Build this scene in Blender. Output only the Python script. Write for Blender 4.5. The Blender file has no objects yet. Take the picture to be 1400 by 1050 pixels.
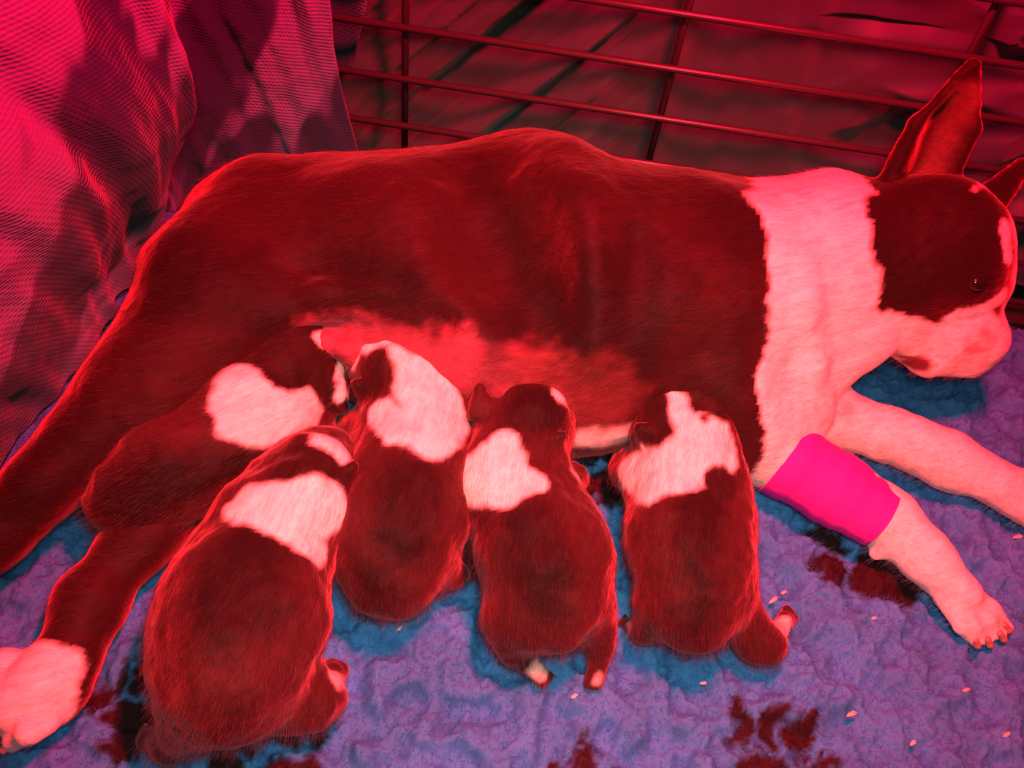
import bpy, math, random
import numpy as np
import openvdb as vdb
from mathutils import Vector, Matrix
from mathutils.bvhtree import BVHTree

random.seed(7)
rng = np.random.default_rng(7)
scene = bpy.context.scene
COL = scene.collection

# ------------------------------------------------------------------ camera
FPX = 1250.0
ROLL, PITCH, CAMH = math.radians(8.7), math.radians(50.7), 0.58
CR, SR = math.cos(ROLL), math.sin(ROLL)
FWD = np.array([0, math.cos(PITCH), -math.sin(PITCH)])
UPV = np.array([0, math.sin(PITCH), math.cos(PITCH)])
RGT = np.array([1.0, 0, 0])
CAM = np.array([0, 0, CAMH])


def ray(px, py):
    dx, dy = px - 700, py - 525
    return RGT * ((dx * CR + dy * SR) / FPX) - UPV * ((-dx * SR + dy * CR) / FPX) + FWD


def W(px, py, z):
    """point of the place seen at a pixel of the photograph, at height z; and its depth"""
    r = ray(px, py)
    t = (z - CAMH) / r[2]
    return CAM + t * r, t


cam_d = bpy.data.cameras.new('camera')
cam_d.sensor_width = 36
cam_d.sensor_fit = 'HORIZONTAL'
cam_d.lens = 36 * FPX / 1400
cam_d.clip_start = 0.01
cam = bpy.data.objects.new('camera', cam_d)
COL.objects.link(cam)
right = RGT * CR + UPV * SR
up = -RGT * SR + UPV * CR
M = Matrix(((right[0], up[0], -FWD[0], CAM[0]), (right[1], up[1], -FWD[1], CAM[1]), (right[2], up[2], -FWD[2], CAM[2]), (0, 0, 0, 1)))
cam.matrix_world = M
scene.camera = cam

# ------------------------------------------------------------------ world, lamps, exposure
world = bpy.data.worlds.new('world')
scene.world = world
world.use_nodes = True
world.node_tree.nodes['Background'].inputs[0].default_value = (0.55, 0.5, 0.5, 1)
world.node_tree.nodes['Background'].inputs[1].default_value = 0.035


def lamp(name, kind, loc, energy, color, size=0.05, target=None, **kw):
    d = bpy.data.lights.new(name, kind)
    d.energy = energy
    d.color = color
    d.shadow_soft_size = size
    for k, v in kw.items():
        setattr(d, k, v)
    o = bpy.data.objects.new(name, d)
    COL.objects.link(o)
    o.location = loc
    if target is not None:
        o.rotation_euler = (Vector(target) - Vector(loc)).to_track_quat('-Z', 'Y').to_euler()
    return o


# red heat lamp hanging over the crate, up and to the right of the pups
lamp('heat_lamp', 'POINT', (0.09, 0.31, 0.80), 150.0, (1.0, 0.001, 0.026), 0.035)
# whitish fill spot added beside the camera to lift the red shadows
lamp('fill_light', 'SPOT', (0.02, 0.02, 0.62), 12.2, (1.0, 0.85, 0.70), 0.05, target=(0.05, 0.30, 0.03),
     spot_size=math.radians(78), spot_blend=1.0)

vs = scene.view_settings
vs.view_transform = 'Standard'
vs.look = 'None'
vs.gamma = 1.0
vs.use_curve_mapping = False
vs.exposure = 0.0


# ------------------------------------------------------------------ helpers
def set_in(node, name, val):
    if name in node.inputs:
        node.inputs[name].default_value = val


def new_mat(name):
    m = bpy.data.materials.new(name)
    m.use_nodes = True
    nt = m.node_tree
    return m, nt, nt.nodes['Principled BSDF']


def simple_mat(name, col, rough=0.6, **kw):
    m, nt, b = new_mat(name)
    b.inputs['Base Color'].default_value = (*col, 1)
    b.inputs['Roughness'].default_value = rough
    for k, v in kw.items():
        set_in(b, k.replace('_', ' '), v)
    return m


_lat = rng.random((32, 32, 32)).astype(np.float32)


def vnoise(p, freq, seed=0):
    """smooth value noise in 0..1 at points p (N,3)"""
    q = np.asarray(p, dtype=np.float64) * freq + seed * 7.31 + 100.0
    i = np.floor(q).astype(int)
    f = q - i
    f = f * f * (3 - 2 * f)
    x0, y0, z0 = (i[:, 0] & 31), (i[:, 1] & 31), (i[:, 2] & 31)
    x1, y1, z1 = (x0 + 1) & 31, (y0 + 1) & 31, (z0 + 1) & 31
    fx, fy, fz = f[:, 0], f[:, 1], f[:, 2]
    a = _lat[x0, y0, z0] * (1 - fx) + _lat[x1, y0, z0] * fx
    b = _lat[x0, y1, z0] * (1 - fx) + _lat[x1, y1, z0] * fx
    c = _lat[x0, y0, z1] * (1 - fx) + _lat[x1, y0, z1] * fx
    d = _lat[x0, y1, z1] * (1 - fx) + _lat[x1, y1, z1] * fx
    return (a * (1 - fy) + b * fy) * (1 - fz) + (c * (1 - fy) + d * fy) * fz


def fbm(p, freq, seed=0, oct=3):
    s, a, t = 0, 1.0, 0
    for k in range(oct):
        s = s + a * vnoise(p, freq * 2 ** k, seed + k)
        t += a
        a *= 0.5
    return s / t


def mesh_from(name, verts, faces, mat=None, smooth=True):
    me = bpy.data.meshes.new(name)
    v = np.asarray(verts, dtype=np.float32)
    if isinstance(faces, np.ndarray):
        n, k = faces.shape
        me.vertices.add(len(v))
        me.vertices.foreach_set('co', v.ravel())
        me.loops.add(n * k)
        me.loops.foreach_set('vertex_index', faces.astype(np.int32).ravel())
        me.polygons.add(n)
        me.polygons.foreach_set('loop_start', np.arange(0, n * k, k, dtype=np.int32))
        me.update(calc_edges=True)
        me.validate()
    else:
        me.from_pydata([tuple(x) for x in v], [], faces)
        me.update()
    if mat:
        me.materials.append(mat)
    if smooth:
        me.polygons.foreach_set('use_smooth', np.ones(len(me.polygons), dtype=bool))
    return me


def link(name, me, parent=None, **props):
    o = bpy.data.objects.new(name, me)
    COL.objects.link(o)
    if parent is not None:
        o.parent = parent
    for k, v in props.items():
        o[k] = v
    return o


def smooth_path(pts, n):
    """Catmull-Rom through pts, n samples per span"""
    p = np.asarray(pts, float)
    p = np.vstack([2 * p[0] - p[1], p, 2 * p[-1] - p[-2]])
    out = []
    for i in range(1, len(p) - 2):
        for t in np.linspace(0, 1, n, endpoint=False):
            a, b, c, d = p[i - 1], p[i], p[i + 1], p[i + 2]
            out.append(0.5 * (2 * b + (c - a) * t + (2 * a - 5 * b + 4 * c - d) * t * t + (3 * b - a - 3 * c + d) * t ** 3))
    out.append(p[-2])
    return np.array(out)


def grid_faces(nu, nv):
    i, j = np.meshgrid(np.arange(nu - 1), np.arange(nv - 1), indexing='ij')
    a = (i * nv + j).ravel()
    return np.stack([a, a + nv, a + nv + 1, a + 1], 1)


# ------------------------------------------------------------------ sculpting by smooth distance fields
class Sculpt:
    def __init__(self, vox):
        self.v = vox
        self.prims = []

    def chain(self, pts, k=0.012, flat=1.0, sub=False):
        """pts: (px, py, z, radius_px); flat > 1 presses the section down in height"""
        w = []
        for (px, py, z, r) in pts:
            p, t = W(px, py, z)
            w.append((p, r * t / FPX))
        for (a, ra), (b, rb) in zip(w[:-1], w[1:]):
            self.prims.append(('cap', a, ra, b, rb, k, flat, sub))
        return self

    def caps(self, a, ra, b, rb, k=0.01, flat=1.0, sub=False):
        self.prims.append(('cap', np.array(a, float), ra, np.array(b, float), rb, k, flat, sub))

    def ell(self, px, py, z, axes, rot=(0, 0, 0), k=0.012, sub=False):
        p, t = W(px, py, z)
        R = np.array(Matrix.Rotation(rot[2], 3, 'Z') @ Matrix.Rotation(rot[1], 3, 'Y') @ Matrix.Rotation(rot[0], 3, 'X'))
        self.prims.append(('ell', p, np.array(axes, float), R, k, sub))

    def field(self, prm, X):
        if prm[0] == 'cap':
            _, a, ra, b, rb, k, flat, sub = prm
            s = np.array([1, 1, flat])
            A, B, Q = a * s, b * s, X * s
            d = B - A
            L = float(d @ d) + 1e-12
            t = np.clip(((Q - A) @ d) / L, 0, 1)
            dist = np.linalg.norm(Q - A - t[..., None] * d, axis=-1) - (ra + (rb - ra) * t)
            return dist / (1 + (flat - 1) * 0.4)
        _, c, ax, R, k, sub = prm
        q = (X - c) @ R
        k0 = np.linalg.norm(q / ax, axis=-1)
        k1 = np.linalg.norm(q / (ax * ax), axis=-1) + 1e-9
        return k0 * (k0 - 1) / k1

    def build(self, name, mat, floor=0.0):
        v = self.v
        lo, hi = [], []
        for p in self.prims:
            if p[0] == 'cap':
                r = max(p[2], p[4])
                lo.append(np.minimum(p[1], p[3]) - r)
                hi.append(np.maximum(p[1], p[3]) + r)
            else:
                r = max(p[2])
                lo.append(p[1] - r)
                hi.append(p[1] + r)
        m = 6 * v
        lo0 = np.min(lo, 0) - m
        hi0 = np.max(hi, 0) + m
        n = np.ceil((hi0 - lo0) / v).astype(int) + 1
        D = np.full(tuple(n), 0.06, dtype=np.float32)
        for p, l, h in zip(self.prims, lo, hi):
            k = p[5] if p[0] == 'cap' else p[4]
            sub = p[-1]
            g = k + 4 * v
            i0 = np.maximum(np.floor((l - g - lo0) / v).astype(int), 0)
            i1 = np.minimum(np.ceil((h + g - lo0) / v).astype(int) + 1, n)
            sl = tuple(slice(a, b) for a, b in zip(i0, i1))
            ax = [lo0[i] + v * np.arange(i0[i], i1[i]) for i in range(3)]
            X = np.stack(np.meshgrid(*ax, indexing='ij'), -1)
            d = self.field(p, X)
            c = D[sl]
            if sub:
                d = -d
                hh = np.maximum(k - np.abs(c - d), 0) / k
                D[sl] = np.maximum(c, d) + hh * hh * k * 0.25
            else:
                hh = np.maximum(k - np.abs(c - d), 0) / k
                D[sl] = np.minimum(c, d) - hh * hh * k * 0.25
        # rest on the rug: flatten whatever would sink below it
        zz = lo0[2] + v * np.arange(n[2])
        D = np.maximum(D, (floor - zz)[None, None, :].astype(np.float32))
        g = vdb.FloatGrid(0.06)
        g.copyFromArray(D.astype(np.float32))
        pts, quads = g.convertToQuads(0.0)
        pts = pts * v + lo0
        me = mesh_from(name, pts, quads[:, ::-1] if True else quads, mat)
        # orient outwards
        c = np.empty(len(me.vertices) * 3, np.float32)
        me.vertices.foreach_get('co', c)
        c = c.reshape(-1, 3)
        top = int(np.argmax(c[:, 2]))
        if me.vertices[top].normal.z < 0:
            me.flip_normals()
        return me


def verts_of(me):
    c = np.empty(len(me.vertices) * 3, np.float32)
    me.vertices.foreach_get('co', c)
    return c.reshape(-1, 3).astype(np.float64)


def normals_of(me):
    c = np.empty(len(me.vertices) * 3, np.float32)
    me.vertices.foreach_get('normal', c)
    return c.reshape(-1, 3).astype(np.float64)


def displace(me, d):
    c = verts_of(me) + normals_of(me) * d[:, None]
    me.vertices.foreach_set('co', c.astype(np.float32).ravel())
    me.update()


def set_colors(me, rgb):
    """rgb linear (N,3) -> byte colour on corners, so the hairs take it too"""
    vi = np.empty(len(me.loops), np.int32)
    me.loops.foreach_get('vertex_index', vi)
    a = me.color_attributes.new('Col', 'BYTE_COLOR', 'CORNER')
    out = np.ones((len(vi), 4), np.float32)
    out[:, :3] = rgb[vi]
    a.data.foreach_set('color', out.ravel())
    me.color_attributes.active_color = a
    me.color_attributes.render_color_index = 0


def bvh_of(me):
    return BVHTree.FromPolygons([tuple(v.co) for v in me.vertices], [tuple(p.vertices) for p in me.polygons])


def smoothstep(a, b, x):
    t = np.clip((x - a) / (b - a), 0, 1)
    return t * t * (3 - 2 * t)


class Coat:
    """coat markings and painted-in shade: patches grown on the body around points of its surface"""

    def __init__(self, me, base, seed):
        self.me = me
        self.p = verts_of(me)
        self.rgb = np.tile(np.array(base, float), (len(self.p), 1))
        self.tree = bvh_of(me)
        n = 0.0032
        self.jit = (fbm(self.p, 160, seed, 2) - 0.5) * 2 * n + (fbm(self.p, 45, seed + 9, 2) - 0.5) * 0.008

    def hit(self, px, py):
        r = Vector(ray(px, py)).normalized()
        loc, nor, idx, dist = self.tree.ray_cast(Vector(CAM), r)
        if loc is None:
            loc, nor, idx, dist = self.tree.find_nearest(Vector(W(px, py, 0.05)[0]))
        return np.array(loc)

    def patch(self, col, strokes, soft=0.003, amount=1.0, jit=1.0):
        """strokes: lists of (px, py, radius_px); consecutive points join up"""
        d = np.full(len(self.p), 9.0)
        for st in strokes:
            w = []
            for (px, py, r) in st:
                h = self.hit(px, py)
                t = float((h - CAM) @ FWD)
                w.append((h, r * t / FPX))
            if len(w) == 1:
                w = w * 2
            for (a, ra), (b, rb) in zip(w[:-1], w[1:]):
                e = b - a
                t = np.clip(((self.p - a) @ e) / (float(e @ e) + 1e-12), 0, 1)
                d = np.minimum(d, np.linalg.norm(self.p - a - t[:, None] * e, axis=1) - (ra + (rb - ra) * t))
        self.mask(col, d, soft, amount, jit)

    def mask(self, col, d, soft=0.003, amount=1.0, jit=1.0):
        w = (1 - smoothstep(-soft, soft, d + self.jit * jit)) * amount
        self.rgb = self.rgb * (1 - w[:, None]) + np.array(col)[None, :] * w[:, None]

    def apply(self):
        g = 0.86 + 0.28 * fbm(self.p, 220, 3, 2)
        set_colors(self.me, np.clip(self.rgb * g[:, None], 0, 1))


# ------------------------------------------------------------------ fur materials
def fur_skin(name, ang):
    """short coat: colour of the markings, streaked along the lie of the hair"""
    m, nt, b = new_mat(name)
    a = nt.nodes.new('ShaderNodeAttribute')
    a.attribute_name = 'Col'
    b.inputs['Roughness'].default_value = 0.62
    set_in(b, 'Specular IOR Level', 0.11)
    set_in(b, 'Sheen Weight', 0.5)
    set_in(b, 'Sheen Roughness', 0.40)
    set_in(b, 'Sheen Tint', (1.0, 0.25, 0.30, 1))
    tc = nt.nodes.new('ShaderNodeTexCoord')
    mp = nt.nodes.new('ShaderNodeMapping')
    mp.vector_type = 'TEXTURE'
    mp.inputs['Rotation'].default_value = (0, 0, ang)
    mp.inputs['Scale'].default_value = (7, 1, 1)
    n = nt.nodes.new('ShaderNodeTexNoise')
    n.inputs['Scale'].default_value = 900
    n.inputs['Detail'].default_value = 3
    n2 = nt.nodes.new('ShaderNodeTexNoise')
    n2.inputs['Scale'].default_value = 230
    n2.inputs['Detail'].default_value = 2
    nt.links.new(tc.outputs['Object'], mp.inputs['Vector'])
    nt.links.new(mp.outputs[0], n.inputs['Vector'])
    nt.links.new(mp.outputs[0], n2.inputs['Vector'])
    add = nt.nodes.new('ShaderNodeMath')
    add.operation = 'ADD'
    nt.links.new(n.outputs['Fac'], add.inputs[0])
    nt.links.new(n2.outputs['Fac'], add.inputs[1])
    bp = nt.nodes.new('ShaderNodeBump')
    bp.inputs['Strength'].default_value = 0.4
    bp.inputs['Distance'].default_value = 0.0014
    nt.links.new(add.outputs[0], bp.inputs['Height'])
    nt.links.new(bp.outputs[0], b.inputs['Normal'])
    mr = nt.nodes.new('ShaderNodeMapRange')
    mr.inputs['From Min'].default_value = 0.7
    mr.inputs['From Max'].default_value = 1.3
    mr.inputs['To Min'].default_value = 0.8
    mr.inputs['To Max'].default_value = 1.2
    nt.links.new(add.outputs[0], mr.inputs['Value'])
    vm = nt.nodes.new('ShaderNodeVectorMath')
    vm.operation = 'SCALE'
    nt.links.new(a.outputs['Color'], vm.inputs[0])
    nt.links.new(mr.outputs[0], vm.inputs['Scale'])
    nt.links.new(vm.outputs[0], b.inputs['Base Color'])
    return m


def fur_hair(name):
    m = bpy.data.materials.new(name)
    m.use_nodes = True
    nt = m.node_tree
    nt.nodes.clear()
    out = nt.nodes.new('ShaderNodeOutputMaterial')
    h = nt.nodes.new('ShaderNodeBsdfHairPrincipled')
    h.parametrization = 'COLOR'
    a = nt.nodes.new('ShaderNodeAttribute')
    a.attribute_name = 'Col'
    nt.links.new(a.outputs['Color'], h.inputs['Color'])
    h.inputs['Roughness'].default_value = 0.38
    h.inputs['Radial Roughness'].default_value = 0.5
    nt.links.new(h.outputs[0], out.inputs['Surface'])
    return m


SKIN = fur_skin('short_coat', math.radians(26))
SKIN_PUP = fur_skin('pup_coat', math.radians(82))
SKIN_PUP_SIDE = fur_skin('pup_coat_slant', math.radians(42))
HAIR = fur_hair('coat_hair')
NOSE = simple_mat('nose_leather', (0.02, 0.012, 0.012), 0.3)
CLAW = simple_mat('claw_horn', (0.28, 0.19, 0.16), 0.35)
EYE = simple_mat('eye_gloss', (0.01, 0.006, 0.005), 0.08)


def grow(o, count, length, comb, rand=0.25, root=0.00022, seed=1):
    """short coat: hairs rooted all over the body, lying along comb"""
    o.data.materials.append(HAIR)
    md = o.modifiers.new('coat', 'PARTICLE_SYSTEM')
    s = md.particle_system.settings
    md.particle_system.seed = seed
    s.type = 'HAIR'
    s.use_advanced_hair = True
    s.count = count
    s.hair_step = 3
    s.emit_from = 'FACE'
    s.use_emit_random = True
    s.hair_length = length
    sp = length  # velocity scale: total length follows the summed factors
    s.normal_factor = 0.32 * sp * 0.25
    s.object_align_factor = [c * sp * 0.25 for c in comb]
    s.factor_random = rand * sp * 0.25
    s.length_random = 0.5
    s.material = len(o.data.materials)
    s.root_radius = 1.0
    s.tip_radius = 0.25
    s.radius_scale = root
    s.display_step = 3
    s.render_step = 3
    return s


WHITE = (0.78, 0.72, 0.66)
BLACK = (0.008, 0.0045, 0.004)
SEAL = (0.031, 0.0105, 0.0105)
PINK = (0.25, 0.06, 0.09)
BROWNB = (0.013, 0.007, 0.0055)

# ------------------------------------------------------------------ setting
floor = link('floor', mesh_from('floor', [(-1.0, -0.6, -0.03), (1.1, -0.6, -0.03), (1.1, 1.0, -0.03), (-1.0, 1.0, -0.03)], [(0, 1, 2, 3)],
                                simple_mat('floor_tray', (0.02, 0.02, 0.022), 0.5), False), kind='structure')


# ------------------------------------------------------------------ rug
def paw_field(p):
    """signed distance-like field of the printed paw prints (negative inside)"""
    d = np.full(len(p), 9.0)
    for (px, py, s, ang) in PAWS:
        c = W(px, py, 0)[0]
        q = p[:, :2] - c[:2]
        ca, sa = math.cos(ang), math.sin(ang)
        x, y = q[:, 0] * ca + q[:, 1] * sa, -q[:, 0] * sa + q[:, 1] * ca
        for (ex, ey, ax, ay) in ((0, -0.2, 0.62, 0.5), (-0.75, 0.45, 0.22, 0.34), (-0.27, 0.82, 0.22, 0.36), (0.27, 0.82, 0.22, 0.36), (0.75, 0.45, 0.22, 0.34)):
            k = np.sqrt(((x / s - ex) / ax) ** 2 + ((y / s - ey) / ay) ** 2) - 1
            d = np.minimum(d, k * min(ax, ay) * s)
    return d


PAWS = [(1208, 770, 0.046, 0.9), (1065, 1058, 0.038, -0.3), (830, 655, 0.034, 0.4), (180, 975, 0.030, 0.2), (375, 1062, 0.034, 0.5), (1500, 900, 0.036, 0.5), (805, 1120, 0.036, 0.3)]


def build_rug():
    x = np.arange(-0.62, 0.78, 0.0018)
    y = np.arange(-0.02, 0.641, 0.0018)
    X, Y = np.meshgrid(x, y, indexing='ij')
    p = np.stack([X.ravel(), Y.ravel(), np.zeros(X.size)], 1)
    q = p + 0.004 * np.stack([vnoise(p, 60, 5) - 0.5, vnoise(p, 60, 6) - 0.5, np.zeros(len(p))], 1) * 2
    a = vnoise(q, 62, 1)
    b = vnoise(q, 130, 2)
    c = vnoise(q, 300, 3)
    l = vnoise(p, 9, 4)
    tuft = 1 - np.abs(a - 0.5) * 2           # rounded clumps with creases
    h = 0.0115 * smoothstep(0.25, 0.75, a) + 0.008 * b + 0.0055 * c + 0.0035 * vnoise(q, 520, 9) + 0.004 * l - 0.0195
    p[:, 2] = h
    m, nt, bs = new_mat('fleece')
    at = nt.nodes.new('ShaderNodeAttribute')
    at.attribute_name = 'Col'
    nt.links.new(at.outputs['Color'], bs.inputs['Base Color'])
    bs.inputs['Roughness'].default_value = 0.9
    set_in(bs, 'Specular IOR Level', 0.1)
    me = mesh_from('fleece_rug', p, grid_faces(len(x), len(y)), m)
    base = np.tile(np.array([0.047, 0.22, 0.54]), (len(p), 1))
    base *= (0.8 + 0.4 * fbm(p, 40, 8, 2))[:, None]
    d = paw_field(p + 0.026 * np.stack([fbm(p, 70, 11) - 0.5, fbm(p, 70, 12) - 0.5, np.zeros(len(p))], 1)) + 0.006 * (fbm(p, 260, 13, 2) - 0.5)
    w = 1 - smoothstep(-0.002, 0.0035, d)
    rgb = base * (1 - w[:, None]) + np.array([0.022, 0.010, 0.012])[None] * w[:, None]
    set_colors(me, rgb)
    o = link('fleece_rug', me, label='blue fleece rug with dark brown paw prints under the dogs', category='rug')
    s = grow(o, 200000, 0.006, (0.15, -0.2, 0.0), 0.5, 0.00024, 4)
    o.data.materials[1] = RUGHAIR
    s.normal_factor = 1.0 * 0.006 * 0.25
    return o


def rug_hair():
    m, nt, b = new_mat('fleece_pile')
    a = nt.nodes.new('ShaderNodeAttribute')
    a.attribute_name = 'Col'
    nt.links.new(a.outputs['Color'], b.inputs['Base Color'])
    b.inputs['Roughness'].default_value = 0.8
    set_in(b, 'Specular IOR Level', 0.1)
    return m


RUGHAIR = rug_hair()
rug = build_rug()

# ------------------------------------------------------------------ crate wires
WIRE = simple_mat('black_wire', (0.03, 0.028, 0.03), 0.32, Metallic=0.0)
YW = 0.648


def rod(name, a, b, r, parent):
    a, b = np.array(a, float), np.array(b, float)
    ax = (b - a) / np.linalg.norm(b - a)
    u = np.cross(ax, [0.3, 0.5, 0.8])
    u /= np.linalg.norm(u)
    v = np.cross(ax, u)
    n = 12
    vs_ = []
    for e in (a, b):
        for i in range(n):
            t = 2 * math.pi * i / n
            vs_.append(e + r * (u * math.cos(t) + v * math.sin(t)))
    f = [(i, (i + 1) % n, n + (i + 1) % n, n + i) for i in range(n)] + [tuple(range(n))[::-1], tuple(range(n, 2 * n))]
    return link(name, mesh_from(name, vs_, f, WIRE), parent)


crate = bpy.data.objects.new('wire_crate_panel', None)
COL.objects.link(crate)
crate.location = (0, YW, 0)
crate['label'] = 'black wire crate panel behind the mother dog\'s back'
crate['category'] = 'crate'
for i in range(12):
    z = 0.0185 + i * 0.0448
    rod('horizontal_wire', (-0.42, 0, z), (0.72, 0, z), 0.0029, crate)
for i in range(-1, 4):
    xx = -0.124 + 0.2105 * i
    rod('vertical_wire', (xx, 0.0052, -0.004), (xx, 0.0052, 0.53), 0.0029, crate)


# ------------------------------------------------------------------ cloth
def knit_mat(name, col, scale, strength, rough=0.85, sheen=0.2):
    m, nt, b = new_mat(name)
    b.inputs['Roughness'].default_value = rough
    set_in(b, 'Sheen Weight', sheen)
    set_in(b, 'Specular IOR Level', 0.2)
    tc = nt.nodes.new('ShaderNodeTexCoord')
    w1 = nt.nodes.new('ShaderNodeTexWave')
    w1.wave_type = 'BANDS'
    w1.bands_direction = 'DIAGONAL'
    w1.inputs['Scale'].default_value = scale
    w1.inputs['Distortion'].default_value = 1.2
    w1.inputs['Detail'].default_value = 1
    w2 = nt.nodes.new('ShaderNodeTexWave')
    w2.bands_direction = 'Y'
    w2.inputs['Scale'].default_value = scale * 0.9
    w2.inputs['Distortion'].default_value = 1.0
    mul = nt.nodes.new('ShaderNodeMath')
    mul.operation = 'MULTIPLY_ADD'
    half = nt.nodes.new('ShaderNodeMath')
    half.operation = 'MULTIPLY'
    half.inputs[1].default_value = 0.65
    nt.links.new(tc.outputs['UV'], w1.inputs['Vector'])
    nt.links.new(tc.outputs['UV'], w2.inputs['Vector'])
    nt.links.new(w1.outputs['Fac'], mul.inputs[0])
    mul.inputs[1].default_value = 0.35
    nt.links.new(w2.outputs['Fac'], half.inputs[0])
    nt.links.new(half.outputs[0], mul.inputs[2])
    bp = nt.nodes.new('ShaderNodeBump')
    bp.inputs['Strength'].default_value = strength
    bp.inputs['Distance'].default_value = 0.0016
    nt.links.new(mul.outputs[0], bp.inputs['Height'])
    nt.links.new(bp.outputs[0], b.inputs['Normal'])
    at = nt.nodes.new('ShaderNodeAttribute')
    at.attribute_name = 'Col'
    mr = nt.nodes.new('ShaderNodeMapRange')
    mr.inputs['To Min'].default_value = 0.82
    mr.inputs['To Max'].default_value = 1.12
    nt.links.new(mul.outputs[0], mr.inputs['Value'])
    vm = nt.nodes.new('ShaderNodeVectorMath')
    vm.operation = 'SCALE'
    nt.links.new(at.outputs['Color'], vm.inputs[0])
    nt.links.new(mr.outputs[0], vm.inputs['Scale'])
    nt.links.new(vm.outputs[0], b.inputs['Base Color'])
    return m


def sheet(name, P3, nu, nv, su, sv, mat, thick=0.0):
    me = mesh_from(name, P3.reshape(-1, 3), grid_faces(nu, nv), mat)
    uv = me.uv_layers.new(name='UVMap')
    vi = np.empty(len(me.loops), np.int32)
    me.loops.foreach_get('vertex_index', vi)
    U = np.repeat(np.linspace(0, su, nu), nv)
    V = np.tile(np.linspace(0, sv, nv), nu)
    uv.data.foreach_set('uv', np.stack([U[vi], V[vi]], 1).astype(np.float32).ravel())
    return me


def light_blotches(me, p, light, dark, freq, thr, seed):
    # soft-edged mottling, with lamp-lit and shaded patches painted into the cloth colour
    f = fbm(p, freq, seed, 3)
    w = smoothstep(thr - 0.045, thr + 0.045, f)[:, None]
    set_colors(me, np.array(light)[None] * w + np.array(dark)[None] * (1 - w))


def build_blanket():
    # plan curve of the hem (z = 0) and of the upper edge, from near the camera to the far corner and along the back
    low = [(-0.400, 0.02), (-0.375, 0.16), (-0.356, 0.30), (-0.338, 0.42), (-0.330, 0.50), (-0.322, 0.565), (-0.34, 0.60), (-0.31, 0.632), (-0.24, 0.636), (-0.152, 0.636)]
    mid = [(-0.390, 0.02), (-0.350, 0.16), (-0.318, 0.30), (-0.290, 0.42), (-0.268, 0.50), (-0.262, 0.545), (-0.315, 0.585), (-0.30, 0.628), (-0.225, 0.632), (-0.177, 0.634)]
    top = [(-0.400, 0.02), (-0.365, 0.16), (-0.335, 0.30), (-0.312, 0.42), (-0.292, 0.50), (-0.284, 0.545), (-0.33, 0.585), (-0.31, 0.626), (-0.24, 0.632), (-0.215, 0.634)]
    n = 40
    A, B, C = smooth_path(low, n), smooth_path(mid, n), smooth_path(top, n)
    nu, nv = len(A), 220
    z = np.linspace(0.004, 0.55, nv)
    t = np.clip(z / 0.2, 0, 1)
    t2 = np.clip((z - 0.2) / 0.2, 0, 1)
    s = t * t * (3 - 2 * t)
    s2 = t2 * t2 * (3 - 2 * t2)
    XY = A[:, None, :] * (1 - s)[None, :, None] + B[:, None, :] * (s * (1 - s2))[None, :, None] + C[:, None, :] * (s * s2)[None, :, None]
    P3 = np.concatenate([XY, np.broadcast_to(z[None, :, None], (nu, nv, 1))], 2)
    q = P3.reshape(-1, 3)
    # folds run slantwise down the cloth
    du = np.gradient(XY, axis=0)
    nrm = np.stack([du[..., 1], -du[..., 0]], -1)
    nrm /= np.linalg.norm(nrm, axis=-1, keepdims=True) + 1e-9
    u = np.linspace(0, 1, nu)[:, None] * np.ones((1, nv))
    sl = np.stack([(u * 1.0 + 0.55 * z[None, :]).ravel() * 1.0, (0.25 * (z[None, :] - 0.5 * u)).ravel(), np.zeros(nu * nv)], 1)
    f = (fbm(sl, 16, 21, 3) - 0.5) * 0.036 + (vnoise(sl, 45, 25) - 0.5) * 0.007 + (fbm(q, 60, 31, 2) - 0.5) * 0.004
    f = f.reshape(nu, nv)
    edge = np.clip((1 - u) / 0.1, 0, 1) * np.clip(u / 0.02, 0, 1)
    P3[..., :2] += nrm * (f * (0.25 + 0.75 * edge))[..., None]
    me = sheet('knitted_blanket', P3, nu, nv, 0.95, 0.55, knit_mat('blotched_knit', (0.20, 0.17, 0.21), 120, 0.5))
    ds = np.stack([(u * 1.05 - 0.75 * z[None, :]).ravel(), ((0.75 * u + 0.9 * z[None, :]) * 0.38).ravel(), np.zeros(nu * nv)], 1)
    light_blotches(me, ds, (0.115, 0.20, 0.36), (0.010, 0.06, 0.10), 15, 0.5, 33)
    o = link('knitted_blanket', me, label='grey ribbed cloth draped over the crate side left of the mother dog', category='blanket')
    md = o.modifiers.new('thickness', 'SOLIDIFY')
    md.thickness = 0.003
    # the corner of the same cloth that hangs outside the wires
    nu2, nv2 = 30, 80
    uu, zz = np.meshgrid(np.linspace(0, 1, nu2), np.linspace(0, 1, nv2), indexing='ij')
    x = -0.27 + (0.094 + 0.11 * zz) * uu
    hh = 0.135 + 0.4 * zz
    y = 0.668 + 0.006 * np.sin(uu * 9 + zz * 4)
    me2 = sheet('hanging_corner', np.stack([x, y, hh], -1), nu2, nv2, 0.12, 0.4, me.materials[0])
    light_blotches(me2, np.stack([x, y, hh], -1).reshape(-1, 3), (0.115, 0.20, 0.36), (0.010, 0.06, 0.10), 18, 0.5, 36)
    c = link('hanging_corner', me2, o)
    md = c.modifiers.new('thickness', 'SOLIDIFY')
    md.thickness = 0.003
    return o


blanket = build_blanket()


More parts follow.
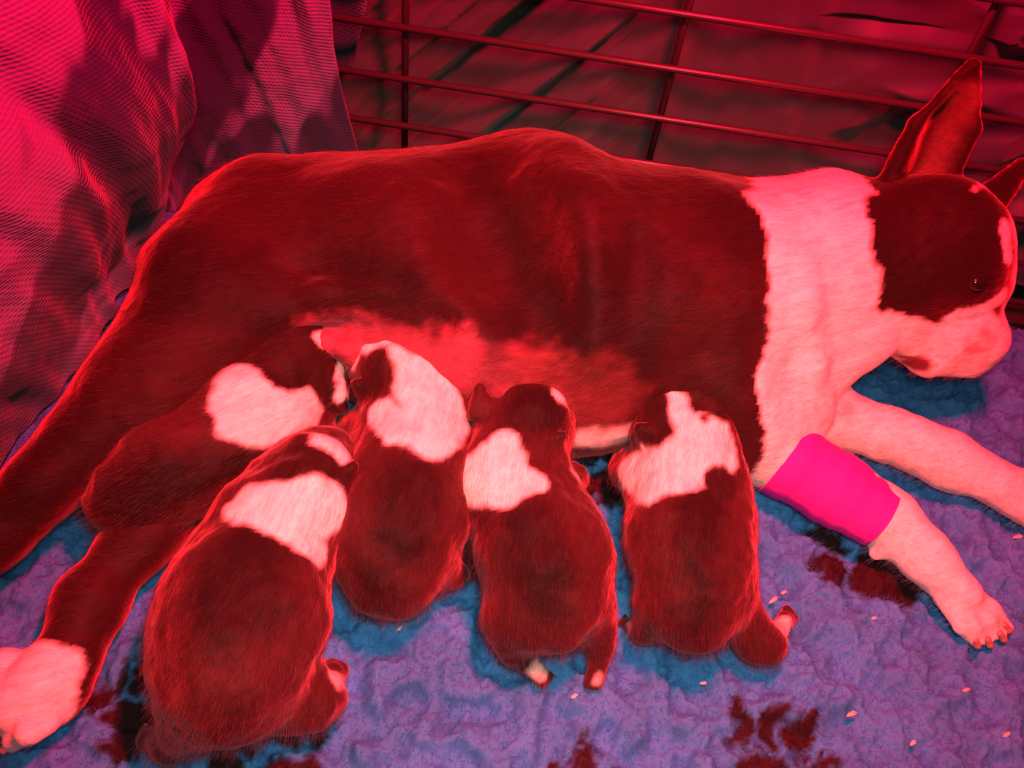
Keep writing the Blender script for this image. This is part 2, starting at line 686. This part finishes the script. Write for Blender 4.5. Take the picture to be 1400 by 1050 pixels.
def build_black_sheet():
    nu, nv = 760, 400
    U, V = np.meshgrid(np.linspace(-0.55, 0.85, nu), np.linspace(0, 0.60, nv), indexing='ij')
    pull = smoothstep(0.15, 0.42, U)
    # folds fan out: slanted on the left, gathered and nearly level on the right
    def folds(a, sd, fq):
        p = np.stack([a.ravel(), (V * 0.10).ravel(), np.zeros(U.size)], 1)
        f1 = (1 - np.abs(fbm(p, fq, sd, 2) - 0.5) * 5).reshape(nu, nv)
        f2 = (fbm(p, fq * 2.2, sd + 4, 2) - 0.5).reshape(nu, nv)
        return 0.017 * f1 + 0.026 * f2
    wm = smoothstep(0.02, 0.12, U)
    cx, cz = 0.335, 0.235
    g = np.arctan2(V - cz, U - cx - 0.25)
    pr = np.stack([g.ravel() * 0.35, (np.hypot(U - cx - .25, V - cz) * 0.5).ravel(), np.ones(U.size)], 1)
    f3 = (1 - np.abs(fbm(pr, 14, 51, 2) - 0.5) * 4).reshape(nu, nv)
    w = smoothstep(0.16, 0.30, U)
    d = (folds(U - 0.85 * V, 41, 23) * (1 - wm) + folds(U + 0.08 * V, 47, 15) * wm) * (1 - w) + 0.024 * f3 * w
    q = np.stack([U.ravel(), np.zeros(U.size), V.ravel()], 1)
    d = d + (fbm(q, 30, 61, 2).reshape(nu, nv) - 0.5) * 0.006
    Y = 0.712 - np.clip(d, -0.06, 0.034)
    m, nt, b = new_mat('black_sheet')
    b.inputs['Base Color'].default_value = (0.031, 0.090, 0.082, 1)
    b.inputs['Roughness'].default_value = 0.55
    set_in(b, 'Specular IOR Level', 0.35)
    set_in(b, 'Sheen Weight', 0.25)
    me = sheet('black_sheet', np.stack([U, Y, V], -1), nu, nv, 1.4, 0.6, m)
    o = link('black_sheet', me, label='creased black cloth hung behind the crate wires', category='sheet')
    md = o.modifiers.new('thickness', 'SOLIDIFY')
    md.thickness = 0.002
    md.offset = -1
    return o


black_sheet = build_black_sheet()


# ------------------------------------------------------------------ mother dog
FARLEG = [(1050, 545, .045, 55), (1130, 565, .038, 46), (1210, 592, .034, 40), (1300, 628, .030, 38), (1390, 672, .025, 34), (1450, 705, .022, 36)]
NEARLEG = [(1010, 580, .055, 66), (1070, 625, .040, 48), (1140, 668, .032, 44), (1215, 712, .028, 38), (1268, 765, .025, 33), (1312, 815, .020, 31)]


def build_mother():
    s = Sculpt(0.003)
    # trunk
    s.chain([(345, 318, .075, 92), (400, 330, .080, 118), (500, 345, .082, 138), (600, 357, .086, 158), (680, 364, .092, 180), (745, 374, .096, 188),
             (850, 398, .092, 166), (940, 403, .088, 150), (1020, 388, .088, 138)], k=0.03, flat=1.25)
    # ribcage ridge and shoulder blade
    s.chain([(730, 255, .118, 66), (770, 330, .130, 80), (800, 430, .105, 90)], k=0.03)
    s.chain([(930, 330, .115, 70), (965, 430, .105, 75), (985, 530, .075, 62), (1010, 590, .050, 55)], k=0.03)
    # waist hollow
    s.chain([(650, 226, .176, 44), (686, 310, .174, 52), (738, 420, .150, 42)], k=0.045, sub=True)
    s.chain([(878, 320, .180, 28), (872, 470, .146, 28)], k=0.025, sub=True)
    s.chain([(1000, 270, .19, 18), (1012, 420, .185, 20)], k=0.02, sub=True)
    # belly
    s.chain([(470, 470, .045, 60), (560, 480, .045, 80), (660, 510, .045, 85), (760, 530, .045, 85), (860, 545, .045, 72)], k=0.04, flat=1.2)
    # flank fold
    s.chain([(390, 420, .100, 40), (440, 408, .112, 22), (520, 408, .120, 18), (610, 425, .122, 14)], k=0.012)
    s.chain([(425, 430, .112, 8), (510, 427, .125, 10), (610, 440, .128, 8)], k=0.012, sub=True)
    # upper hind leg
    s.chain([(350, 320, .088, 98), (288, 415, .085, 98), (232, 492, .075, 84), (165, 560, .066, 66), (105, 618, .058, 54), (48, 674, .052, 49), (-25, 742, .045, 45), (-110, 800, .035, 38)], k=0.02)
    s.chain([(360, 380, .085, 75), (305, 450, .075, 62), (215, 548, .065, 48)], k=0.03)
    s.chain([(-110, 800, .030, 38), (-190, 830, .022, 42), (-250, 850, .018, 40)], k=0.015)
    # lower hind leg
    s.chain([(330, 600, .035, 55), (255, 662, .030, 50), (184, 742, .028, 42), (122, 826, .025, 36), (92, 905, .022, 31)], k=0.015)
    s.chain([(92, 905, .021, 31), (62, 940, .022, 40), (25, 962, .020, 42)], k=0.015)
    for (x0, y0, x1, y1, r) in ((40, 912, -30, 902, 17), (35, 938, -45, 938, 18), (40, 965, -30, 980, 18), (60, 985, 15, 1020, 17)):
        s.chain([(x0, y0, .026, r), ((x0 + x1) / 2, (y0 + y1) / 2, .030, r), (x1, y1, .014, r * .9)], k=0.004)
    # neck
    s.chain([(1020, 390, .090, 142), (1090, 378, .098, 122), (1160, 362, .112, 104), (1215, 350, .126, 84)], k=0.03)
    s.chain([(1050, 470, .065, 80), (1060, 560, .050, 60), (1045, 610, .035, 38)], k=0.03)
    s.chain([(1110, 440, .090, 75), (1150, 468, .085, 45), (1180, 466, .092, 25)], k=0.025)
    # skin folds of the throat
    s.chain([(1120, 330, .145, 12), (1150, 400, .130, 12), (1175, 470, .095, 12)], k=0.016)
    s.chain([(1070, 330, .150, 12), (1095, 420, .135, 12), (1110, 500, .100, 12)], k=0.018)
    # skull, cheek, muzzle
    s.ell(1280, 335, .140, (.058, .050, .053), k=0.02)
    s.chain([(1250, 375, .130, 60), (1300, 375, .130, 60)], k=0.02)
    s.chain([(1335, 330, .130, 46), (1325, 390, .118, 46)], k=0.015)
    s.chain([(1248, 422, .105, 54), (1300, 450, .092, 52), (1328, 466, .085, 42)], k=0.014)
    s.chain([(1222, 450, .092, 38), (1270, 486, .076, 26), (1325, 496, .072, 20)], k=0.008)
    s.ell(1246, 499, .092, (.012, .006, .006), k=0.004, sub=True)
    # ears: near one pricked, far one behind
    A = W(1212, 252, .172)[0]
    B = W(1292, 258, .175)[0]
    T = W(1330, 88, .255)[0]
    for f in np.linspace(0, 1, 11):
        base = A * (1 - f) + B * f
        bow = 0.016 * math.sin(f * math.pi)
        base = base + np.array([0, bow, 0])
        tip = T + (B - A) * (f - 0.5) * 0.10
        mid = base * .5 + tip * .5 + (B - A) * (f - 0.45) * 0.42 + np.array([0, bow * .7, 0])
        s.caps(base, .0060, mid, .0036, k=0.005)
        s.caps(mid, .0036, tip, .0022, k=0.005)
    A2 = W(1335, 268, .160)[0]
    B2 = W(1362, 290, .150)[0]
    T2 = W(1398, 228, .165)[0]
    for f in np.linspace(0, 1, 5):
        base = A2 * (1 - f) + B2 * f
        s.caps(base, .0055, T2, .0024, k=0.006)
    # forelegs
    s.chain(FARLEG, k=0.005)
    s.chain([(1300, 640, .026, 24), (1312, 660, .020, 13)], k=0.006)
    for dx, dy in ((0, -18), (18, -4), (14, 16), (-2, 28)):
        s.chain([(1430 + dx * .4, 695 + dy * .5, .018, 17), (1480 + dx, 722 + dy, .016, 14), (1510 + dx, 738 + dy, .008, 11)], k=0.004)
    s.chain(NEARLEG, k=0.012)
    s.chain([(1222, 742, .022, 18), (1196, 756, .015, 10)], k=0.006)
    for dx, dy in ((15, -9), (8, 5), (-10, 14), (-27, 15)):
        s.chain([(1308 + dx * .6, 812 + dy * .5, .018, 17), (1340 + dx, 841 + dy, .017, 13), (1362 + dx * 1.0, 866 + dy * .9, .007, 9)], k=0.003)
    # tail: short stub
    s.chain([(310, 285, .075, 30), (275, 292, .060, 16)], k=0.01)
    # teats under the belly
    for (x, y) in ((445, 470), (475, 480), (610, 505), (690, 545)):
        s.chain([(x, y, .085, 16), (x + 4, y + 10, .080, 11)], k=0.008)
    me = s.build('mother_dog', SKIN, 0.0005)
    c = Coat(me, BLACK, 3)
    p = c.p
    d = (fbm(p, 120, 71, 2) - 0.5) * 0.0016 + (fbm(p, 17, 75, 2) - 0.5) * 0.014
    f = smoothstep(0.44, 0.62, fbm(p, 11, 95, 3))[:, None]
    c.rgb = c.rgb * (1 - f) + np.array(SEAL)[None] * 0.6 * f
    c.patch(BLACK, [[(655, 235, 26), (688, 310, 30), (740, 430, 26)], [(880, 320, 24), (868, 450, 24)], [(1000, 300, 22), (1000, 520, 18)], [(480, 370, 36), (560, 385, 26)]], 0.012, 0.9, 2)  # waist, shoulder and flank hollows: their shade painted black into the coat
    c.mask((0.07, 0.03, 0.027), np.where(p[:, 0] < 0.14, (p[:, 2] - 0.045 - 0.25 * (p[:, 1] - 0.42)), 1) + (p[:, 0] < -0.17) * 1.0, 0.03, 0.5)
    # thin-haired belly
    c.patch(PINK, [[(430, 445, 24), (470, 462, 34), (560, 468, 24), (630, 490, 34)]], 0.009, 0.95, 2)
    c.patch(PINK, [[(630, 510, 50), (690, 525, 46), (740, 545, 36)]], 0.014, 0.6, 3)
    c.patch((0.12, 0.03, 0.03), [[(740, 535, 55), (830, 545, 52)]], 0.014, 0.7, 3)
    c.patch(WHITE, [[(770, 606, 14), (860, 600, 16)]], 0.006, 0.8)
    # white collar and forelegs
    wob = (vnoise(p, 28, 81) - 0.5) * 0.035
    front = 0.170 - 0.12 * (p[:, 1] - 0.42) - p[:, 0] + wob * 0.7
    c.mask(WHITE, front, 0.0025)
    # black skull and ears
    h = c.hit(1275, 335)
    k = np.linalg.norm((p - (h + np.array([0.012, 0.02, -0.045]))) / np.array([0.066, 0.062, 0.072]), axis=1) - 1
    c.mask(BLACK, k * 0.06, 0.0025)
    ea, eb, et = W(1225, 255, .172)[0], W(1285, 262, .175)[0], W(1330, 88, .255)[0]
    em = (ea + eb) / 2
    e = et - em
    q = np.clip(((p - em) @ e) / (e @ e), 0, 1)
    c.mask(BLACK, np.linalg.norm(p - em - q[:, None] * e, axis=1) - (0.040 - 0.022 * q), 0.002)
    c.patch(BLACK, [[(1360, 280, 34)]], 0.003)
    c.patch(BLACK, [[(1212, 285, 30), (1222, 340, 36), (1240, 385, 30), (1300, 385, 36), (1350, 375, 30), (1360, 310, 34), (1300, 265, 30), (1240, 260, 26)]], 0.003)
    f2 = np.array(W(1348, 280, .155)[0])
    e2 = np.array(W(1398, 228, .165)[0]) - f2
    q2 = np.clip(((p - f2) @ e2) / (e2 @ e2), 0, 1)
    c.mask(BLACK, np.linalg.norm(p - f2 - q2[:, None] * e2, axis=1) - 0.021, 0.002)
    skin = np.linalg.norm(p - em - np.clip(q, .12, .75)[:, None] * e - np.array([.004, 0, 0]), axis=1) - 0.011
    c.mask((0.10, 0.075, 0.04), np.where(normals_of(me)[:, 1] < 0.1, skin, 1), 0.006, 0.8, 0.4)
    c.patch(WHITE, [[(1212, 448, 24), (1255, 465, 32), (1305, 470, 38), (1345, 462, 34)], [(1292, 438, 8), (1368, 406, 9)], [(1195, 455, 26)]], 0.0025)
    # blaze on the far side of the face, spots on lips and leg
    c.patch(WHITE, [[(1378, 310, 8), (1382, 350, 9)]], 0.002)
    c.patch((0.10, 0.03, 0.03), [[(1240, 496, 15), (1262, 499, 13)]], 0.003)
    c.patch((0.34, 0.07, 0.08), [[(1335, 478, 24)]], 0.006, 0.7, 3)
    c.patch((0.5, 0.3, 0.28), [[(1155, 560, 12)]], 0.006, 0.7, 0.5)
    # white toes of the hind foot
    c.patch(WHITE, [[(85, 915, 26), (40, 935, 55), (-30, 940, 70)], [(60, 985, 40), (10, 1010, 40)]], 0.003)
    displace(me, d)
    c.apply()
    o = link('mother_dog', me, label='black and white mother dog lying on her side nursing the pups', category='dog')
    grow(o, 30000, 0.0075, (-0.85, -0.42, -0.10), 0.25, 0.00015, 2)

    # bandage round the near foreleg
    b = Sculpt(0.0022)
    seg = [(1040, 602, .0455, 54), (1070, 625, .0405, 53), (1140, 668, .0325, 49.5), (1222, 719, .0283, 44)]
    b.chain(seg, k=0.008)
    p0, p1 = W(1057, 616, .043)[0], W(1214, 713, .028)[0]
    bm_me = b.build('bandage', None, 0.0005)
    bp = verts_of(bm_me)
    ax = (p1 - p0) / np.linalg.norm(p1 - p0)
    # square the two ends off
    t = (bp - p0) @ ax
    L = np.linalg.norm(p1 - p0)
    tt = np.clip(t, 0.006, L - 0.006)
    bp2 = bp + ax[None, :] * (tt - t)[:, None]
    bp2 += normals_of(bm_me) * (0.00025 * np.sin(tt * 420)[:, None] + 0.0003 * (vnoise(bp, 150, 91) - 0.5)[:, None])
    bm_me.vertices.foreach_set('co', bp2.astype(np.float32).ravel())
    bm_me.update()
    m, nt, bs = new_mat('bandage_wrap')
    bs.inputs['Base Color'].default_value = (0.85, 0.010, 0.40, 1)
    bs.inputs['Roughness'].default_value = 0.8
    bm_me.materials.append(m)
    link('bandage', bm_me, o, label='bright pink wrap around the near foreleg')

    # nose, eyes
    def blob(name, px, py, z, axes, mat, par, rot=0.0):
        q = Sculpt(0.0012)
        q.ell(px, py, z, axes, (0, 0, rot), k=0.002)
        return link(name, q.build(name, mat, -1), par)
    blob('nose', 1362, 468, .088, (.007, .011, .009), NOSE, o)
    for (x, y) in ((1340, 382),):
        h = c.hit(x, y)
        q = Sculpt(0.001)
        q.prims.append(('ell', h + np.array([0, 0.003, -.005]), np.array([.0075, .0075, .0065]), np.eye(3), 0.002, False))
        link('eye', q.build('eye', EYE, -1), o)
    # claws
    for (x, y, z, dx, dy) in ((1379, 862, .008, 6, 8), (1372, 874, .008, 5, 8), (1353, 882, .008, 3, 8), (1336, 883, .008, 2, 8),
                              (-40, 902, .012, -10, 2), (-56, 938, .012, -10, 2), (-40, 984, .012, -10, 4), (5, 1026, .012, -6, 8)):
        q = Sculpt(0.0009)
        q.chain([(x - dx, y - dy, z + .004, 5), (x, y, z, 4.5), (x + dx * .5, y + dy * .5, z - .003, 2.2)], k=0.002)
        link('claw', q.build('claw', CLAW, -1), o)
    return o, me


mother, mother_me = build_mother()


# ------------------------------------------------------------------ pups
def pup(label, chains, patches, comb, seed, shade_strokes, ears=(), feet=(), noses=()):
    s = Sculpt(0.0022)
    for k, flat, pts in chains:
        s.chain(pts, k=k, flat=flat)
    for (bx, by, bz, tx, ty, tz, w) in ears:
        a, ta = W(bx, by, bz)
        t, _ = W(tx, ty, tz)
        side = np.cross(t - a, FWD)
        side /= np.linalg.norm(side)
        hw = w * ta / FPX
        for f in (-1, -0.5, 0, 0.5, 1):
            s.caps(a + side * f * hw, .0035, t + side * f * hw * 0.15, .0022, k=0.004)
    for pts in feet:
        s.chain(pts, k=0.006)
        # four little toes at the end
        (x0, y0, z0, r0), (x1, y1, z1, r1) = pts[-2], pts[-1]
        dx, dy = x1 - x0, y1 - y0
        n = math.hypot(dx, dy)
        dx, dy = dx / n, dy / n
        for f in (-1.1, -0.4, 0.4, 1.1):
            ex, ey = x1 + dx * r1 * .9 - dy * f * r1 * .62, y1 + dy * r1 * .9 + dx * f * r1 * .62
            s.chain([(x1 - dy * f * r1 * .4, y1 + dx * f * r1 * .4, z1, r1 * .45), (ex, ey, max(z1 - .003, .004), r1 * .38)], k=0.0025)
    me = s.build('puppy', SKIN_PUP_SIDE if abs(comb[0]) > 0.5 else SKIN_PUP, 0.0005)
    c = Coat(me, SEAL, seed)
    c.patch(BLACK, [[(x, y, r * 1.35) for (x, y, r) in st] for st in shade_strokes], 0.012, 1.0, 1.5)  # darker backs and lower sides: fur shading painted over the seal coat
    for (col, strokes, soft) in patches:
        c.patch(col, strokes, soft, 1.0, 0.8)
    d = (fbm(c.p, 170, seed + 20, 2) - 0.5) * 0.0016 + (fbm(c.p, 36, seed + 30, 2) - 0.5) * 0.009
    displace(me, d)
    c.apply()
    o = link('puppy', me, label=label, category='puppy', group='newborn pups nursing')
    grow(o, 11000, 0.0064, comb, 0.3, 0.00014, seed)
    for (x, y, z, r) in noses:
        q = Sculpt(0.0009)
        q.chain([(x, y, z, r), (x + 2, y + 2, z, r)], k=0.002)
        link('nose', q.build('nose', NOSE, -1), o)
    return o


FOOT = (0.72, 0.45, 0.42)
GREYW = WHITE

# A: far left, lying along the mother's thigh
pup('black pup with a broad white neck lying against the mother\'s thigh, furthest left',
    [(0.02, 1.15, [(180, 672, .045, 68), (240, 632, .050, 78), (310, 588, .054, 78), (362, 545, .056, 72)]),
     (0.016, 1.0, [(362, 545, .058, 66), (400, 490, .066, 58), (425, 475, .066, 48), (452, 470, .062, 32)]),
     (0.010, 1.0, [(430, 500, .060, 38), (452, 535, .050, 26)]),
     (0.012, 1.0, [(420, 570, .040, 30), (450, 590, .020, 18)]),
     (0.012, 1.0, [(225, 685, .030, 40), (270, 690, .018, 22)])],
    [(WHITE, [[(330, 525, 30), (350, 570, 42), (400, 575, 38), (425, 560, 30)], [(305, 545, 18), (320, 575, 28)]], 0.003),
     (BROWNB, [[(370, 480, 34), (400, 478, 38), (435, 490, 34), (452, 540, 24)]], 0.0025),
     (WHITE, [[(440, 462, 12)], [(470, 490, 12), (466, 540, 10)]], 0.002)],
    (-0.75, -0.65, -0.2), 11, [[(170, 690, 40), (240, 665, 34), (330, 640, 24)], [(400, 480, 60)]], ears=[(448, 535, .062, 466, 556, .050, 22), (362, 478, .088, 345, 505, .080, 16)],
    feet=[[(265, 690, .018, 16), (292, 700, .008, 13)]], noses=[(468, 505, .050, 6)])

# B: second, head up between A and D
pup('black pup with a white nape between two dark ears, second from the left',
    [(0.02, 1.15, [(530, 775, .045, 72), (545, 715, .050, 84), (560, 645, .054, 80), (572, 575, .056, 74)]),
     (0.016, 1.0, [(572, 565, .058, 70), (555, 510, .066, 62), (530, 485, .066, 50), (510, 470, .062, 36)]),
     (0.014, 1.0, [(560, 520, .066, 50), (574, 484, .070, 42)]),
     (0.012, 1.0, [(590, 770, .030, 36), (620, 785, .020, 22)]),
     (0.012, 1.0, [(500, 585, .040, 34), (470, 590, .020, 20)])],
    [(WHITE, [[(560, 480, 26), (585, 530, 46), (600, 570, 46), (590, 600, 32)], [(520, 565, 22), (550, 585, 30)], [(505, 465, 24), (530, 458, 20)], [(485, 490, 16)]], 0.003),
     (BROWNB, [[(513, 490, 17), (505, 520, 24), (505, 545, 17)], [(556, 462, 18), (578, 466, 26), (592, 474, 18)]], 0.0025)],
    (0.0, -0.95, -0.2), 12, [[(560, 665, 34), (545, 735, 30)], [(490, 810, 40)]], ears=[(508, 530, .080, 502, 566, .062, 22), (582, 462, .092, 604, 456, .090, 18)],
    feet=[[(612, 783, .020, 17), (635, 780, .010, 13)]])

# D: middle
pup('black pup with a white left cheek and dark head, in the middle of the row',
    [(0.02, 1.15, [(752, 818, .048, 76), (748, 780, .050, 84), (735, 730, .053, 80), (708, 680, .055, 76)]),
     (0.016, 1.0, [(698, 652, .056, 74), (712, 600, .063, 62), (722, 570, .064, 58), (735, 555, .062, 46)]),
     (0.012, 1.0, [(655, 700, .045, 42), (632, 730, .028, 30), (628, 765, .012, 18)]),
     (0.012, 1.0, [(765, 680, .045, 34), (782, 655, .030, 20), (786, 645, .022, 14)]),
     (0.012, 1.0, [(690, 850, .035, 38), (705, 885, .022, 26)]),
     (0.012, 1.0, [(810, 840, .035, 36), (818, 880, .022, 24)])],
    [(WHITE, [[(692, 608, 20), (690, 635, 36), (648, 652, 38), (690, 665, 34), (728, 655, 20)]], 0.003),
     (WHITE, [[(764, 540, 13)]], 0.002),
     (FOOT, [[(738, 920, 17)], [(818, 932, 10)], [(787, 650, 10)]], 0.0025)],
    (0.08, -0.95, -0.2), 13, [[(722, 725, 34), (742, 780, 32), (750, 830, 16)], [(735, 560, 34)], [(650, 720, 26)]], ears=[(662, 565, .085, 656, 532, .092, 15), (748, 600, .088, 756, 640, .066, 22)],
    feet=[[(712, 897, .018, 18), (738, 920, .013, 14)], [(818, 890, .018, 20), (812, 925, .009, 14)]])

# E: right
pup('black pup with white face stripe beside the mother\'s chest, furthest right',
    [(0.02, 1.15, [(948, 825, .045, 70), (946, 765, .050, 78), (946, 710, .053, 78), (945, 660, .055, 72)]),
     (0.016, 1.0, [(945, 640, .056, 68), (936, 590, .063, 63), (925, 560, .064, 56), (912, 540, .062, 42)]),
     (0.012, 1.0, [(885, 660, .045, 36), (862, 640, .030, 24), (856, 625, .020, 17)]),
     (0.012, 1.0, [(1000, 830, .036, 32), (1035, 872, .022, 26), (1052, 880, .020, 24)]),
     (0.012, 1.0, [(895, 835, .034, 34), (880, 860, .022, 22)])],
    [(WHITE, [[(955, 590, 30), (970, 610, 44), (925, 640, 40), (890, 665, 28)], [(918, 520, 17), (930, 560, 16), (945, 590, 20)], [(890, 650, 40), (860, 640, 26)], [(885, 610, 14)]], 0.003),
     (BROWNB, [[(890, 552, 24), (886, 584, 28)], [(945, 526, 18), (966, 543, 20), (985, 562, 14)], [(962, 571, 7)], [(990, 660, 26)]], 0.0025),
     (FOOT, [[(1075, 852, 18)], [(857, 852, 14)]], 0.0025)],
    (0.0, -0.95, -0.2), 14, [[(962, 695, 32), (955, 760, 22), (950, 870, 12)], [(950, 530, 40), (890, 570, 40)]], ears=[(892, 590, .080, 884, 614, .064, 18), (955, 535, .100, 975, 560, .094, 14)],
    feet=[[(1052, 880, .020, 20), (1075, 850, .016, 15)], [(872, 864, .016, 16), (858, 852, .010, 12)]])

# C: front left, last so its head lies over the bodies of A and B
pup('large black pup with white shoulders and pale crown, nearest the camera',
    [(0.02, 1.15, [(314, 922, .055, 98), (322, 870, .060, 108), (340, 800, .062, 98), (372, 735, .062, 82)]),
     (0.016, 1.0, [(385, 715, .062, 78), (410, 680, .064, 70), (435, 645, .064, 52), (452, 622, .060, 36)]),
     (0.012, 1.0, [(345, 690, .045, 40), (322, 695, .025, 24)]),
     (0.012, 1.0, [(375, 930, .040, 56), (425, 962, .026, 38), (442, 955, .022, 26)]),
     (0.012, 1.0, [(265, 985, .035, 50), (235, 1015, .020, 28)]),
     (0.012, 1.0, [(455, 720, .040, 28), (470, 735, .020, 18)])],
    [(WHITE, [[(345, 690, 34), (400, 700, 46), (440, 690, 46)], [(420, 735, 28), (435, 755, 20)], [(320, 695, 20)]], 0.003),
     (BROWNB, [[(395, 640, 20), (430, 632, 22), (462, 645, 16)]], 0.0025),
     (WHITE, [[(440, 602, 16), (466, 618, 14)]], 0.0025),
     (FOOT, [[(456, 928, 17)]], 0.0025)],
    (-0.1, -0.95, -0.2), 15, [[(345, 745, 44), (325, 820, 50)], [(430, 640, 46)], [(330, 1010, 30)]], ears=[(398, 640, .088, 392, 662, .078, 18), (470, 645, .082, 482, 664, .070, 14)],
    feet=[[(445, 955, .022, 22), (455, 926, .016, 16)], [(235, 1015, .018, 22), (208, 1008, .009, 15)]])

# ------------------------------------------------------------------ crumbs of bedding on the rug
CRUMB = simple_mat('crumb', (0.75, 0.55, 0.45), 0.8)
crumbs = [(1058, 820, 11, 'pale crumb on the rug just above the right pup\'s hind foot'),
          (1072, 810, 7, 'small crumb beside the larger one above the right pup\'s hind foot'),
          (1228, 840, 9, 'pale crumb on the rug left of the bandaged leg\'s paw'),
          (1194, 845, 7, 'small crumb on the dark paw print below the bandage'),
          (1165, 976, 10, 'pale crumb on the rug right of the bottom paw print'),
          (1322, 943, 9, 'pale crumb on the rug below the mother\'s forepaw'),
          (1392, 734, 10, 'pale crumb on the rug at the right edge below the far foreleg'),
          (1376, 1004, 8, 'pale crumb on the rug near the bottom right corner'),
          (1248, 1016, 8, 'thin crumb on the rug between the bottom paw print and right corner'),
          (962, 934, 7, 'small crumb on the rug below the right pup'),
          (785, 952, 7, 'small crumb on the rug below the middle pup'),
          (546, 860, 7, 'small crumb on the rug below the second pup')]
for i, (x, y, r, lab) in enumerate(crumbs):
    p, t = W(x, y, 0.004)
    rr = r * t / FPX * 0.55
    vs_, fs = [], []
    import bmesh
    bm = bmesh.new()
    bmesh.ops.create_icosphere(bm, subdivisions=1, radius=rr)
    rot = Matrix.Rotation(rng.random() * 0.8 + 0.2, 3, 'Z')
    for v in bm.verts:
        v.co = rot @ Vector((v.co.x * 1.5, v.co.y * .6, v.co.z * .6)) * (0.75 + 0.5 * rng.random())
    me = bpy.data.meshes.new('crumb')
    bm.to_mesh(me)
    bm.free()
    me.materials.append(CRUMB)
    o = link('crumb', me, label=lab, category='crumb', group='crumbs on the rug')
    o.location = p
